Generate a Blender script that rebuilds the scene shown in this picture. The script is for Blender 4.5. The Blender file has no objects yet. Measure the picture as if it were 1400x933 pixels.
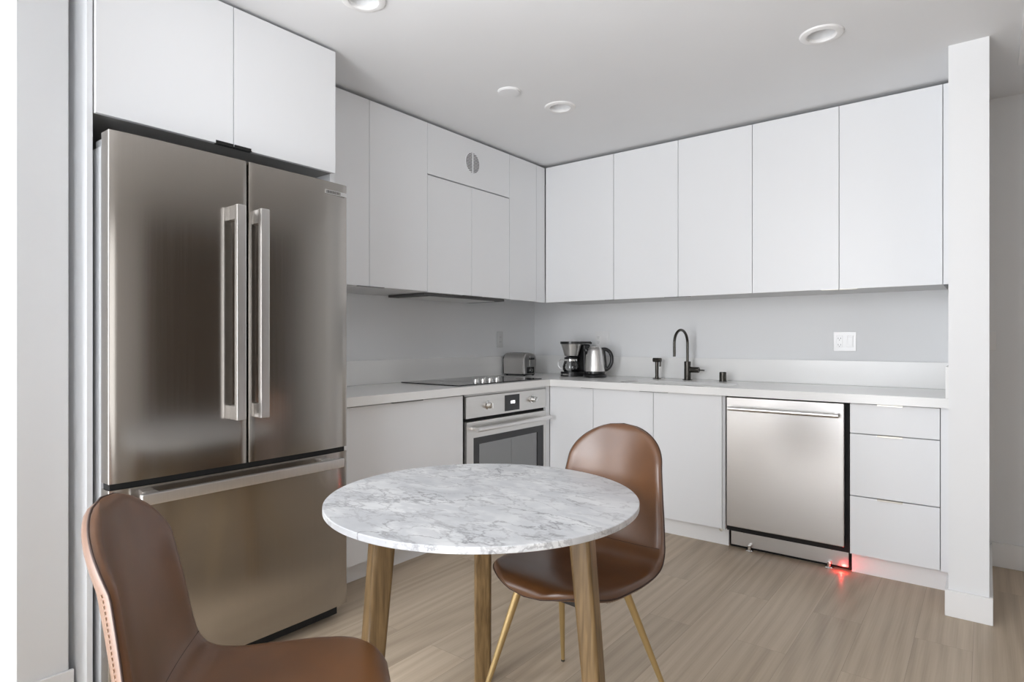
import bpy, bmesh, math, random
from mathutils import Vector, Matrix, Quaternion
PI = math.pi
C = bpy.context.scene.collection
SC = bpy.context.scene

# ---------------------------------------------------------------- camera
cam = bpy.data.cameras.new('camera'); co = bpy.data.objects.new('camera', cam); C.objects.link(co)
cam.sensor_width = 36.0; cam.lens = 830.0 / 1400.0 * 36.0; cam.shift_y = -1.5 / 1400.0
cam.clip_start = 0.02
co.location = (0, 0, 1.18); co.rotation_euler = (PI / 2, 0, math.radians(38.0))
SC.camera = co

# ---------------------------------------------------------------- light
SC.view_settings.view_transform = 'Standard'; SC.view_settings.look = 'None'
SC.view_settings.gamma = 1.0; SC.view_settings.use_curve_mapping = False
SC.view_settings.exposure = 0.37
SC.cycles.max_bounces = 10; SC.cycles.diffuse_bounces = 6; SC.cycles.glossy_bounces = 5
SC.cycles.sample_clamp_indirect = 6.0
w = bpy.data.worlds.new('world'); SC.world = w; w.use_nodes = True
# bright overcast sky; added stronger glow below the horizon lights the ceiling
wn = w.node_tree; wt = wn.nodes.new('ShaderNodeTexCoord'); ws = wn.nodes.new('ShaderNodeSeparateXYZ'); wr = wn.nodes.new('ShaderNodeValToRGB')
wa = wn.nodes.new('ShaderNodeMath'); wa.operation = 'MULTIPLY_ADD'; wa.inputs[1].default_value = 0.5; wa.inputs[2].default_value = 0.5
wn.links.new(wt.outputs['Generated'], ws.inputs[0]); wn.links.new(ws.outputs['Z'], wa.inputs[0]); wn.links.new(wa.outputs[0], wr.inputs[0])
we = wr.color_ramp.elements; we[0].position = 0.40; we[0].color = (0.86, 0.885, 0.93, 1); we[1].position = 0.60; we[1].color = (0.76, 0.80, 0.86, 1)
wn.links.new(wr.outputs[0], wn.nodes['Background'].inputs[0]); wn.nodes['Background'].inputs[1].default_value = 6.0

def area(name, loc, rot, sx, sy, power, col=(1, 1, 1)):
    l = bpy.data.lights.new(name, 'AREA'); l.shape = 'RECTANGLE'; l.size = sx; l.size_y = sy
    l.energy = power; l.color = col
    o = bpy.data.objects.new(name, l); C.objects.link(o); o.location = loc; o.rotation_euler = rot
    return o
# daylight coming through the wide window behind the camera and the one round the corner on the left
area('window_daylight_rear', (-1.45, -1.0, 1.2), (PI / 2, 0, 0), 0.8, 2.2, 22, (1.0, 0.975, 0.945))
area('window_daylight_left', (-3.1, -1.0, 1.25), (PI / 2, 0, -0.35), 0.7, 2.1, 8, (1.0, 0.985, 0.97))
area('added_fill_right', (1.97, 0.0, 1.15), (PI / 2, 0, PI / 2), 1.3, 2.0, 11, (0.97, 0.985, 1.0))  # added fill lamp, no window here; lifts the left-hand cabinets
def portal(name, loc, rot, sx, sy):
    o = area(name, loc, rot, sx, sy, 1.0); o.data.cycles.is_portal = True
portal('window_portal_rear', (-1.83, -0.81, 1.22), (PI / 2, 0, 0), 3.3, 2.4)

# ---------------------------------------------------------------- materials
def new_mat(name):
    m = bpy.data.materials.new(name); m.use_nodes = True
    nt = m.node_tree; b = nt.nodes['Principled BSDF']
    return m, nt, b
def N(nt, t, **kw):
    n = nt.nodes.new(t)
    for k, v in kw.items(): setattr(n, k, v)
    return n
def plain(name, col, rough=0.5, metal=0.0, bump=0.0, bscale=200.0, spec=0.5, coat=0.0, var=0.02):
    """principled surface with a faint procedural variation of its colour and optional fine bump"""
    m, nt, b = new_mat(name)
    L = nt.links.new
    tc = N(nt, 'ShaderNodeTexCoord'); no = N(nt, 'ShaderNodeTexNoise'); no.inputs['Scale'].default_value = 3.0
    L(tc.outputs['Object'], no.inputs['Vector'])
    mx = N(nt, 'ShaderNodeMix', data_type='RGBA')
    c = list(col) + [1.0]
    mx.inputs[6].default_value = [max(0, x * (1 - var)) for x in c[:3]] + [1]
    mx.inputs[7].default_value = [min(1, x * (1 + var)) for x in c[:3]] + [1]
    L(no.outputs['Fac'], mx.inputs[0]); L(mx.outputs[2], b.inputs['Base Color'])
    b.inputs['Roughness'].default_value = rough; b.inputs['Metallic'].default_value = metal
    b.inputs['Specular IOR Level'].default_value = spec; b.inputs['Coat Weight'].default_value = coat
    if bump:
        n2 = N(nt, 'ShaderNodeTexNoise'); n2.inputs['Scale'].default_value = bscale; n2.inputs['Detail'].default_value = 4
        L(tc.outputs['Object'], n2.inputs['Vector'])
        bp = N(nt, 'ShaderNodeBump'); bp.inputs['Strength'].default_value = bump; bp.inputs['Distance'].default_value = 0.002
        L(n2.outputs['Fac'], bp.inputs['Height']); L(bp.outputs['Normal'], b.inputs['Normal'])
    return m

def steel(name, col, rough, axis, amount=0.10):
    """brushed stainless steel: fine streaks along one axis"""
    m, nt, b = new_mat(name); L = nt.links.new
    tc = N(nt, 'ShaderNodeTexCoord'); mp = N(nt, 'ShaderNodeMapping')
    s = [260.0, 260.0, 260.0]; s[axis] = 1.5
    mp.inputs['Scale'].default_value = s
    no = N(nt, 'ShaderNodeTexNoise'); no.inputs['Scale'].default_value = 1.0; no.inputs['Detail'].default_value = 3
    L(tc.outputs['Object'], mp.inputs['Vector']); L(mp.outputs['Vector'], no.inputs['Vector'])
    mx = N(nt, 'ShaderNodeMix', data_type='RGBA')
    mx.inputs[6].default_value = [x * (1 - amount * 0.5) for x in col] + [1]; mx.inputs[7].default_value = [min(1, x * (1 + amount * 0.5)) for x in col] + [1]
    L(no.outputs['Fac'], mx.inputs[0]); L(mx.outputs[2], b.inputs['Base Color'])
    mr = N(nt, 'ShaderNodeMapRange'); mr.inputs['To Min'].default_value = rough * 0.85; mr.inputs['To Max'].default_value = rough * 1.15
    L(no.outputs['Fac'], mr.inputs['Value']); L(mr.outputs['Result'], b.inputs['Roughness'])
    b.inputs['Metallic'].default_value = 1.0
    return m

def floor_mat():
    m, nt, b = new_mat('oak_planks'); L = nt.links.new
    tc = N(nt, 'ShaderNodeTexCoord')
    sp = N(nt, 'ShaderNodeSeparateXYZ'); L(tc.outputs['Object'], sp.inputs[0])
    ax = N(nt, 'ShaderNodeMath', operation='ADD'); ax.inputs[1].default_value = 0.776 + 0.184 * 20
    ay = N(nt, 'ShaderNodeMath', operation='ADD'); ay.inputs[1].default_value = -2.878 + 1.22 * 12
    L(sp.outputs['X'], ax.inputs[0]); L(sp.outputs['Y'], ay.inputs[0])
    cb = N(nt, 'ShaderNodeCombineXYZ'); L(ay.outputs[0], cb.inputs['X']); L(ax.outputs[0], cb.inputs['Y'])
    br = N(nt, 'ShaderNodeTexBrick'); br.offset = 0.37; br.offset_frequency = 2; br.squash = 1.0
    br.inputs['Scale'].default_value = 1.0; br.inputs['Brick Width'].default_value = 1.22; br.inputs['Row Height'].default_value = 0.184
    br.inputs['Mortar Size'].default_value = 0.0006; br.inputs['Mortar Smooth'].default_value = 0.1; br.inputs['Bias'].default_value = 0.0
    br.inputs['Color1'].default_value = (0, 0, 0, 1); br.inputs['Color2'].default_value = (1, 1, 1, 1); br.inputs['Mortar'].default_value = (0.5, 0.5, 0.5, 1)
    L(cb.outputs[0], br.inputs['Vector'])
    # grain: stretched noise, shifted per plank
    sh = N(nt, 'ShaderNodeVectorMath', operation='MULTIPLY_ADD'); sh.inputs[1].default_value = (7.0, 13.0, 3.0)
    L(br.outputs['Color'], sh.inputs[0]); L(tc.outputs['Object'], sh.inputs[2])
    mp = N(nt, 'ShaderNodeMapping'); mp.inputs['Scale'].default_value = (7.0, 0.75, 1.0); L(sh.outputs[0], mp.inputs['Vector'])
    n1 = N(nt, 'ShaderNodeTexNoise'); n1.inputs['Scale'].default_value = 1.3; n1.inputs['Detail'].default_value = 4; n1.inputs['Roughness'].default_value = 0.5; n1.inputs['Distortion'].default_value = 0.25
    L(mp.outputs[0], n1.inputs['Vector'])
    mp2 = N(nt, 'ShaderNodeMapping'); mp2.inputs['Scale'].default_value = (170.0, 2.5, 1.0); L(sh.outputs[0], mp2.inputs['Vector'])
    n2 = N(nt, 'ShaderNodeTexNoise'); n2.inputs['Scale'].default_value = 1.0; n2.inputs['Detail'].default_value = 3
    L(mp2.outputs[0], n2.inputs['Vector'])
    # cathedral rings
    mp3 = N(nt, 'ShaderNodeMapping'); mp3.inputs['Scale'].default_value = (9.0, 0.8, 1.0); L(sh.outputs[0], mp3.inputs['Vector'])
    wv = N(nt, 'ShaderNodeTexWave', wave_type='RINGS', rings_direction='Z'); wv.inputs['Scale'].default_value = 0.75; wv.inputs['Distortion'].default_value = 5.0; wv.inputs['Detail'].default_value = 2; wv.inputs['Detail Scale'].default_value = 0.8
    L(mp3.outputs[0], wv.inputs['Vector'])
    a1 = N(nt, 'ShaderNodeMath', operation='MULTIPLY'); a1.inputs[1].default_value = 0.56; L(n1.outputs['Fac'], a1.inputs[0])
    a2 = N(nt, 'ShaderNodeMath', operation='MULTIPLY_ADD'); a2.inputs[1].default_value = 0.30; L(n2.outputs['Fac'], a2.inputs[0]); L(a1.outputs[0], a2.inputs[2])
    a3 = N(nt, 'ShaderNodeMath', operation='MULTIPLY_ADD'); a3.inputs[1].default_value = 0.14; L(wv.outputs['Fac'], a3.inputs[0]); L(a2.outputs[0], a3.inputs[2])
    rp = N(nt, 'ShaderNodeValToRGB'); L(a3.outputs[0], rp.inputs[0])
    e = rp.color_ramp.elements; e[0].position = 0.26; e[0].color = (0.345, 0.268, 0.190, 1); e[1].position = 0.78; e[1].color = (0.575, 0.475, 0.36, 1)
    k = e.new(0.5); k.color = (0.46, 0.37, 0.272, 1)
    # plank to plank tone
    tone = N(nt, 'ShaderNodeMapRange'); tone.inputs['To Min'].default_value = 0.90; tone.inputs['To Max'].default_value = 1.08
    L(br.outputs['Color'], tone.inputs['Value'])
    mu = N(nt, 'ShaderNodeMix', data_type='RGBA', blend_type='MULTIPLY'); mu.inputs[0].default_value = 1.0
    L(rp.outputs[0], mu.inputs[6]); L(tone.outputs[0], mu.inputs[7])
    jo = N(nt, 'ShaderNodeMix', data_type='RGBA'); jo.inputs[7].default_value = (0.27, 0.21, 0.155, 1)
    L(br.outputs['Fac'], jo.inputs[0]); L(mu.outputs[2], jo.inputs[6]); L(jo.outputs[2], b.inputs['Base Color'])
    b.inputs['Roughness'].default_value = 0.42; b.inputs['Specular IOR Level'].default_value = 0.4
    bp = N(nt, 'ShaderNodeBump'); bp.inputs['Strength'].default_value = 0.12; bp.inputs['Distance'].default_value = 0.001
    L(n2.outputs['Fac'], bp.inputs['Height']); L(bp.outputs[0], b.inputs['Normal'])
    return m

def marble_mat():
    m, nt, b = new_mat('white_marble'); L = nt.links.new
    tc = N(nt, 'ShaderNodeTexCoord'); mp = N(nt, 'ShaderNodeMapping')
    mp.inputs['Rotation'].default_value = (0, 0, math.radians(-38)); mp.inputs['Scale'].default_value = (0.65, 1.25, 1.0)
    L(tc.outputs['Object'], mp.inputs['Vector'])
    def vein(scale, detail, dist, width, seed):
        ad = N(nt, 'ShaderNodeVectorMath', operation='ADD'); ad.inputs[1].default_value = (seed, seed * 1.7, seed * 0.3); L(mp.outputs[0], ad.inputs[0])
        n = N(nt, 'ShaderNodeTexNoise'); n.inputs['Scale'].default_value = scale; n.inputs['Detail'].default_value = detail; n.inputs['Roughness'].default_value = 0.6; n.inputs['Distortion'].default_value = dist
        L(ad.outputs[0], n.inputs['Vector'])
        s = N(nt, 'ShaderNodeMath', operation='SUBTRACT'); s.inputs[1].default_value = 0.5; L(n.outputs['Fac'], s.inputs[0])
        a = N(nt, 'ShaderNodeMath', operation='ABSOLUTE'); L(s.outputs[0], a.inputs[0])
        r = N(nt, 'ShaderNodeMapRange'); r.inputs['From Min'].default_value = 0.0; r.inputs['From Max'].default_value = width
        r.inputs['To Min'].default_value = 1.0; r.inputs['To Max'].default_value = 0.0; r.interpolation_type = 'SMOOTHERSTEP'
        L(a.outputs[0], r.inputs['Value'])
        return r.outputs['Result']
    v1 = vein(4.2, 8, 0.12, 0.015, 3.1); v2 = vein(8.5, 7, 0.15, 0.026, 11.7); v3 = vein(5.0, 5, 0.2, 0.09, 23.9)
    cl = N(nt, 'ShaderNodeTexNoise'); cl.inputs['Scale'].default_value = 5.5; cl.inputs['Detail'].default_value = 5; cl.inputs['Distortion'].default_value = 0.8
    L(mp.outputs[0], cl.inputs['Vector'])
    base = N(nt, 'ShaderNodeValToRGB'); L(cl.outputs['Fac'], base.inputs[0])
    e = base.color_ramp.elements; e[0].position = 0.30; e[0].color = (0.50, 0.51, 0.525, 1); e[1].position = 0.66; e[1].color = (0.75, 0.755, 0.755, 1)
    msk = N(nt, 'ShaderNodeTexNoise'); msk.inputs['Scale'].default_value = 3.0; msk.inputs['Detail'].default_value = 2
    L(tc.outputs['Object'], msk.inputs['Vector'])
    def over(colsock, fac, col, amt, mask=True):
        f = N(nt, 'ShaderNodeMath', operation='MULTIPLY'); f.inputs[1].default_value = amt; L(fac, f.inputs[0])
        fs = f.outputs[0]
        if mask:
            q = N(nt, 'ShaderNodeMapRange'); q.inputs['From Min'].default_value = 0.38; q.inputs['From Max'].default_value = 0.62; L(msk.outputs['Fac'], q.inputs['Value'])
            g = N(nt, 'ShaderNodeMath', operation='MULTIPLY'); L(fs, g.inputs[0]); L(q.outputs['Result'], g.inputs[1]); fs = g.outputs[0]
        x = N(nt, 'ShaderNodeMix', data_type='RGBA'); x.inputs[7].default_value = (*col, 1); L(fs, x.inputs[0]); L(colsock, x.inputs[6])
        return x.outputs[2]
    c = over(base.outputs[0], v3, (0.46, 0.47, 0.49), 0.50, False)
    c = over(c, v2, (0.36, 0.36, 0.37), 0.60, False)
    c = over(c, v1, (0.17, 0.17, 0.18), 0.80)
    L(c, b.inputs['Base Color'])
    b.inputs['Roughness'].default_value = 0.32
    return m

def wood_mat(name, dark, light):
    m, nt, b = new_mat(name); L = nt.links.new
    tc = N(nt, 'ShaderNodeTexCoord'); mp = N(nt, 'ShaderNodeMapping'); mp.inputs['Scale'].default_value = (60, 60, 4.0)
    L(tc.outputs['Object'], mp.inputs['Vector'])
    n = N(nt, 'ShaderNodeTexNoise'); n.inputs['Scale'].default_value = 1.6; n.inputs['Detail'].default_value = 6; n.inputs['Distortion'].default_value = 0.25
    L(mp.outputs[0], n.inputs['Vector'])
    r = N(nt, 'ShaderNodeValToRGB'); L(n.outputs['Fac'], r.inputs[0])
    e = r.color_ramp.elements; e[0].position = 0.33; e[0].color = (*dark, 1); e[1].position = 0.66; e[1].color = (*light, 1)
    L(r.outputs[0], b.inputs['Base Color']); b.inputs['Roughness'].default_value = 0.36
    bp = N(nt, 'ShaderNodeBump'); bp.inputs['Strength'].default_value = 0.15; bp.inputs['Distance'].default_value = 0.001
    L(n.outputs['Fac'], bp.inputs['Height']); L(bp.outputs[0], b.inputs['Normal'])
    return m

def leather_mat():
    m, nt, b = new_mat('cognac_leather'); L = nt.links.new
    tc = N(nt, 'ShaderNodeTexCoord')
    n = N(nt, 'ShaderNodeTexNoise'); n.inputs['Scale'].default_value = 7; n.inputs['Detail'].default_value = 4; L(tc.outputs['Object'], n.inputs['Vector'])
    r = N(nt, 'ShaderNodeValToRGB'); L(n.outputs['Fac'], r.inputs[0])
    e = r.color_ramp.elements; e[0].position = 0.3; e[0].color = (0.098, 0.037, 0.0110, 1); e[1].position = 0.7; e[1].color = (0.145, 0.058, 0.0175, 1)
    L(r.outputs[0], b.inputs['Base Color']); b.inputs['Roughness'].default_value = 0.34
    b.inputs['Specular IOR Level'].default_value = 0.75; b.inputs['Coat Weight'].default_value = 0.22; b.inputs['Coat Roughness'].default_value = 0.30
    v = N(nt, 'ShaderNodeTexVoronoi'); v.inputs['Scale'].default_value = 420; L(tc.outputs['Object'], v.inputs['Vector'])
    bp = N(nt, 'ShaderNodeBump'); bp.inputs['Strength'].default_value = 0.10; bp.inputs['Distance'].default_value = 0.001
    L(v.outputs['Distance'], bp.inputs['Height']); L(bp.outputs[0], b.inputs['Normal'])
    return m

def glass_mat(name, tint, rough=0.02, fac=0.18):
    """see-through pane: tinted transparency under a fresnel reflection"""
    m = bpy.data.materials.new(name); m.use_nodes = True; nt = m.node_tree; nt.nodes.clear(); L = nt.links.new
    out = N(nt, 'ShaderNodeOutputMaterial'); tr = N(nt, 'ShaderNodeBsdfTransparent'); tr.inputs[0].default_value = (*tint, 1)
    gl = N(nt, 'ShaderNodeBsdfGlossy'); gl.inputs['Roughness'].default_value = rough; gl.inputs['Color'].default_value = (1, 1, 1, 1)
    fr = N(nt, 'ShaderNodeFresnel'); fr.inputs['IOR'].default_value = 1.5
    ad = N(nt, 'ShaderNodeMath', operation='ADD'); ad.inputs[1].default_value = fac; ad.use_clamp = True; L(fr.outputs[0], ad.inputs[0])
    mx = N(nt, 'ShaderNodeMixShader'); L(ad.outputs[0], mx.inputs[0]); L(tr.outputs[0], mx.inputs[1]); L(gl.outputs[0], mx.inputs[2])
    L(mx.outputs[0], out.inputs[0])
    return m
def emit(name, col, s):
    m, nt, b = new_mat(name)
    b.inputs['Base Color'].default_value = (*col, 1); b.inputs['Emission Color'].default_value = (*col, 1); b.inputs['Emission Strength'].default_value = s
    return m

M = {}
M['wall'] = plain('white_wall_paint', (0.79, 0.80, 0.81), 0.6, bump=0.04, bscale=160)
M['ceiling'] = plain('white_ceiling_paint', (0.80, 0.81, 0.825), 0.75, bump=0.05, bscale=140)
M['trim'] = plain('white_trim_paint', (0.84, 0.84, 0.84), 0.4)
M['cab'] = plain('white_cabinet_laminate', (0.80, 0.812, 0.828), 0.38, var=0.006)
M['carcass'] = plain('white_carcass_board', (0.62, 0.62, 0.62), 0.5)
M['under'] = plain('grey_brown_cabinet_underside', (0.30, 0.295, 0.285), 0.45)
M['quartz'] = plain('white_quartz', (0.84, 0.84, 0.83), 0.22)
M['splash'] = plain('pale_splashback_panel', (0.80, 0.80, 0.80), 0.3)
M['floor'] = floor_mat()
M['marble'] = marble_mat()
M['steel_v'] = steel('brushed_steel_vertical', (0.42, 0.395, 0.365), 0.17, 2)
M['steel_dw'] = steel('brushed_steel_dishwasher', (0.54, 0.525, 0.51), 0.30, 0, 0.04)
M['steel_h'] = steel('brushed_steel_horizontal', (0.70, 0.69, 0.67), 0.30, 1)
M['steel_bar'] = steel('satin_steel_bar', (0.80, 0.79, 0.78), 0.33, 2)
M['steel_side'] = plain('grey_painted_fridge_side', (0.58, 0.59, 0.60), 0.4)
M['chrome'] = plain('polished_chrome', (0.80, 0.80, 0.79), 0.12, 1.0)
M['black'] = plain('black_plastic', (0.012, 0.012, 0.013), 0.28)
M['black_matte'] = plain('black_gap_rubber', (0.008, 0.008, 0.008), 0.8)
M['dark_metal'] = plain('gunmetal_finish', (0.075, 0.070, 0.062), 0.26, 0.9)
M['pull_dark'] = plain('black_edge_pull', (0.012, 0.012, 0.012), 0.35, 0.3)
M['pull'] = plain('grey_edge_pull', (0.20, 0.20, 0.195), 0.4, 0.6)
M['pull_pale'] = plain('pale_edge_pull', (0.66, 0.63, 0.57), 0.35, 0.6)
M['ceramic_glass'] = plain('black_ceramic_glass', (0.02, 0.02, 0.022), 0.10)
M['plate'] = plain('white_outlet_plastic', (0.84, 0.84, 0.84), 0.22)
M['plate_grey'] = plain('grey_outlet_plastic', (0.66, 0.665, 0.665), 0.35)
M['slot'] = plain('outlet_slot', (0.12, 0.12, 0.12), 0.6)
M['vent_dark'] = plain('vent_shadow_grey', (0.10, 0.10, 0.10), 0.7)
M['leather'] = leather_mat()
M['stitch'] = plain('dark_seam_thread', (0.035, 0.014, 0.008), 0.5)
M['thread'] = plain('pale_stitch_thread', (0.33, 0.22, 0.15), 0.6)
M['brass'] = plain('brushed_gold_leg', (0.50, 0.36, 0.165), 0.36, 0.55, var=0.05)
M['rubber'] = plain('leg_foot_rubber', (0.05, 0.045, 0.035), 0.6)
M['walnut'] = wood_mat('walnut_leg_wood', (0.115, 0.070, 0.028), (0.235, 0.150, 0.066))
M['glass'] = glass_mat('clear_glass', (0.72, 0.73, 0.73), 0.02, 0.02)
M['oven_glass'] = glass_mat('oven_window_glass', (0.42, 0.43, 0.45), 0.03, 0.22)
M['oven_in'] = plain('oven_interior_enamel', (0.20, 0.20, 0.21), 0.35)
M['oven_black'] = plain('oven_glass_black_border', (0.025, 0.026, 0.028), 0.12)
M['lcd'] = emit('lit_clock_digits', (1.0, 1.0, 1.0), 1.6)
M['red'] = emit('red_status_lamp', (1.0, 0.04, 0.03), 8.0)
M['taupe'] = plain('taupe_room_wall', (0.58, 0.56, 0.54), 0.7)
M['dark_panel'] = wood_mat('dark_stained_panel', (0.075, 0.052, 0.036), (0.13, 0.098, 0.07))  # for the added panel mirrored in the refrigerator
M['lamp_lens'] = plain('frosted_lamp_lens', (0.55, 0.55, 0.55), 0.5)
M['coffee'] = plain('dark_coffee_glass', (0.02, 0.016, 0.013), 0.1)
M['badge_field'] = plain('grey_badge_field', (0.30, 0.29, 0.28), 0.4, 0.5)
M['badge_ink'] = plain('dark_badge_letters', (0.02, 0.02, 0.02), 0.5)

# ---------------------------------------------------------------- mesh helpers
ORG = {}
def box(bm, x0, x1, y0, y1, z0, z1, bev=0.0, seg=2):
    r = bmesh.ops.create_cube(bm, size=1.0)
    vs = r['verts']
    for v in vs:
        v.co = Vector(((x0 + x1) / 2 + v.co.x * (x1 - x0), (y0 + y1) / 2 + v.co.y * (y1 - y0), (z0 + z1) / 2 + v.co.z * (z1 - z0)))
    if bev > 0:
        es = list({e for v in vs for e in v.link_edges})
        bmesh.ops.bevel(bm, geom=es, offset=bev, segments=seg, profile=0.5, affect='EDGES')
    return bm
def frame_from(d):
    d = d.normalized(); q = Vector((0, 0, 1)).rotation_difference(d)
    return q.to_matrix()
def tube(bm, pts, rad, seg=12, cap=True):
    """sweep a circle (radius or list of radii) along points"""
    pts = [Vector(p) for p in pts]
    if not isinstance(rad, (list, tuple)): rad = [rad] * len(pts)
    rings = []
    d0 = (pts[1] - pts[0]).normalized()
    up = Vector((0, 0, 1)) if abs(d0.z) < 0.9 else Vector((1, 0, 0))
    u = d0.cross(up).normalized()
    for i, p in enumerate(pts):
        if i == 0: d = pts[1] - pts[0]
        elif i == len(pts) - 1: d = pts[-1] - pts[-2]
        else: d = (pts[i + 1] - pts[i]).normalized() + (pts[i] - pts[i - 1]).normalized()
        d.normalize()
        u = (u - d * u.dot(d)).normalized(); v = d.cross(u)
        rings.append([bm.verts.new(p + (u * math.cos(2 * PI * k / seg) + v * math.sin(2 * PI * k / seg)) * rad[i]) for k in range(seg)])
    for a, b in zip(rings, rings[1:]):
        for k in range(seg):
            bm.faces.new((a[k], a[(k + 1) % seg], b[(k + 1) % seg], b[k]))
    if cap:
        bm.faces.new(list(reversed(rings[0]))); bm.faces.new(rings[-1])
    return bm
def lathe(bm, prof, c, seg=32, mat=None):
    """revolve (r, z) profile about the z axis through c; mat optionally rotates the result"""
    rings = []
    for r, z in prof:
        if r < 1e-6: rings.append([bm.verts.new((0, 0, z))])
        else: rings.append([bm.verts.new((r * math.cos(2 * PI * k / seg), r * math.sin(2 * PI * k / seg), z)) for k in range(seg)])
    for a, b in zip(rings, rings[1:]):
        for k in range(seg):
            k2 = (k + 1) % seg
            if len(a) == 1 and len(b) == 1: continue
            if len(a) == 1: bm.faces.new((a[0], b[k2], b[k]))
            elif len(b) == 1: bm.faces.new((a[k], a[k2], b[0]))
            else: bm.faces.new((a[k], a[k2], b[k2], b[k]))
    for rg in rings:
        for v in rg:
            if mat is not None: v.co = mat @ v.co
            v.co += Vector(c)
    return bm
RX = lambda a: Matrix.Rotation(a, 3, 'X')
RY = lambda a: Matrix.Rotation(a, 3, 'Y')
RZ = lambda a: Matrix.Rotation(a, 3, 'Z')
def slab(bm, outer, holes, z0, z1):
    """horizontal plate with holes, from z0 up to z1"""
    es = []
    for loop in [outer] + holes:
        vs = [bm.verts.new((x, y, z0)) for x, y in loop]
        es += [bm.edges.new((vs[i], vs[(i + 1) % len(vs)])) for i in range(len(vs))]
    r = bmesh.ops.triangle_fill(bm, use_beauty=True, use_dissolve=False, edges=es)
    fs = [f for f in r['geom'] if isinstance(f, bmesh.types.BMFace)]
    ex = bmesh.ops.extrude_face_region(bm, geom=fs)
    bmesh.ops.translate(bm, verts=[v for v in ex['geom'] if isinstance(v, bmesh.types.BMVert)], vec=(0, 0, z1 - z0))
    return bm
def rrect(x0, x1, y0, y1, r, n=6):
    out = []
    for cx, cy, a in ((x1 - r, y1 - r, 0), (x0 + r, y1 - r, 90), (x0 + r, y0 + r, 180), (x1 - r, y0 + r, 270)):
        for i in range(n + 1):
            t = math.radians(a + 90.0 * i / n); out.append((cx + r * math.cos(t), cy + r * math.sin(t)))
    return out
def circ(cx, cy, r, n=32): return [(cx + r * math.cos(2 * PI * i / n), cy + r * math.sin(2 * PI * i / n)) for i in range(n)]

def obj(name, bm, mat, parent=None, smooth=35, local=False):
    """link one mesh object; vertices are in world space unless local, and are moved into the parent's frame"""
    bmesh.ops.recalc_face_normals(bm, faces=bm.faces)
    o0 = ORG.get(parent.name, Vector()) if (parent is not None and not local) else Vector()
    if o0.length:
        for v in bm.verts: v.co -= o0
    me = bpy.data.meshes.new(name); bm.to_mesh(me); bm.free()
    if smooth:
        for p in me.polygons: p.use_smooth = True
        me.set_sharp_from_angle(angle=math.radians(smooth))
    me.materials.append(M[mat] if isinstance(mat, str) else mat)
    o = bpy.data.objects.new(name, me); C.objects.link(o)
    if smooth == 35:                       # flat faces stay flat beside their rounded edges
        wn_ = o.modifiers.new('weighted_normals', 'WEIGHTED_NORMAL'); wn_.keep_sharp = True
    if parent is not None:
        o.parent = parent; ORG[o.name] = o0
    return o
def B(*a, **k): return box(bmesh.new(), *a, **k)
def tag(o, label, cat, group=None):
    o['label'] = label; o['category'] = cat
    if group: o['group'] = group
    return o
def thing(name, label, cat, loc, group=None, rz=0.0):
    o = bpy.data.objects.new(name, None); C.objects.link(o); o.empty_display_size = 0.05
    o.location = loc; o.rotation_euler = (0, 0, rz); ORG[o.name] = Vector(loc)
    return tag(o, label, cat, group)
def struct(name, bm, mat, smooth=35):
    o = obj(name, bm, mat, None, smooth); o['kind'] = 'structure'
    return o
def copy_tree(o, parent=None):
    c = o.copy(); C.objects.link(c); c.parent = parent
    for ch in o.children: copy_tree(ch, c)
    return c
def text_mesh(s, size, depth):
    """lettering as a mesh, centred, in its own xy plane"""
    cu = bpy.data.curves.new('lettering', 'FONT'); cu.body = s; cu.size = size; cu.extrude = depth; cu.align_x = 'CENTER'; cu.align_y = 'CENTER'; cu.space_character = 1.5
    o = bpy.data.objects.new('lettering', cu); C.objects.link(o)
    bpy.context.view_layer.update()
    me = bpy.data.meshes.new_from_object(o.evaluated_get(bpy.context.evaluated_depsgraph_get()))
    bpy.data.objects.remove(o); bpy.data.curves.remove(cu)
    bm = bmesh.new(); bm.from_mesh(me); bpy.data.meshes.remove(me)
    return bm

# ---------------------------------------------------------------- the room
CEIL = 2.44; WX = -2.93; WY = 4.05
struct('floor', B(-4.6, 2.1, -0.8, 4.4, -0.05, 0.0), 'floor')
LIGHTS = [(-1.815, 1.43), (-0.535, 2.755), (-1.815, 2.745)]
bm = slab(bmesh.new(), [(-4.6, -0.8), (2.1, -0.8), (2.1, 4.4), (-4.6, 4.4)], [circ(x, y, 0.058) for x, y in LIGHTS], CEIL, CEIL + 0.02)
box(bm, -4.6, 2.1, -0.8, 4.4, CEIL + 0.09, CEIL + 0.15)
struct('ceiling', bm, 'ceiling', smooth=0)
struct('trim_4', B(-2.70, -2.40, 0.6635, 0.6825, 0, CEIL), 'trim')
struct('wall_back', B(WX - 0.1, 2.1, WY, WY + 0.1, 0, CEIL), 'wall')
struct('wall_left', B(WX - 0.1, WX, 0.68, WY + 0.1, 0, CEIL), 'wall')
struct('wall_nook', B(-4.6, -2.338, 0.531, 0.663, 0, CEIL), 'wall')
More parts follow.
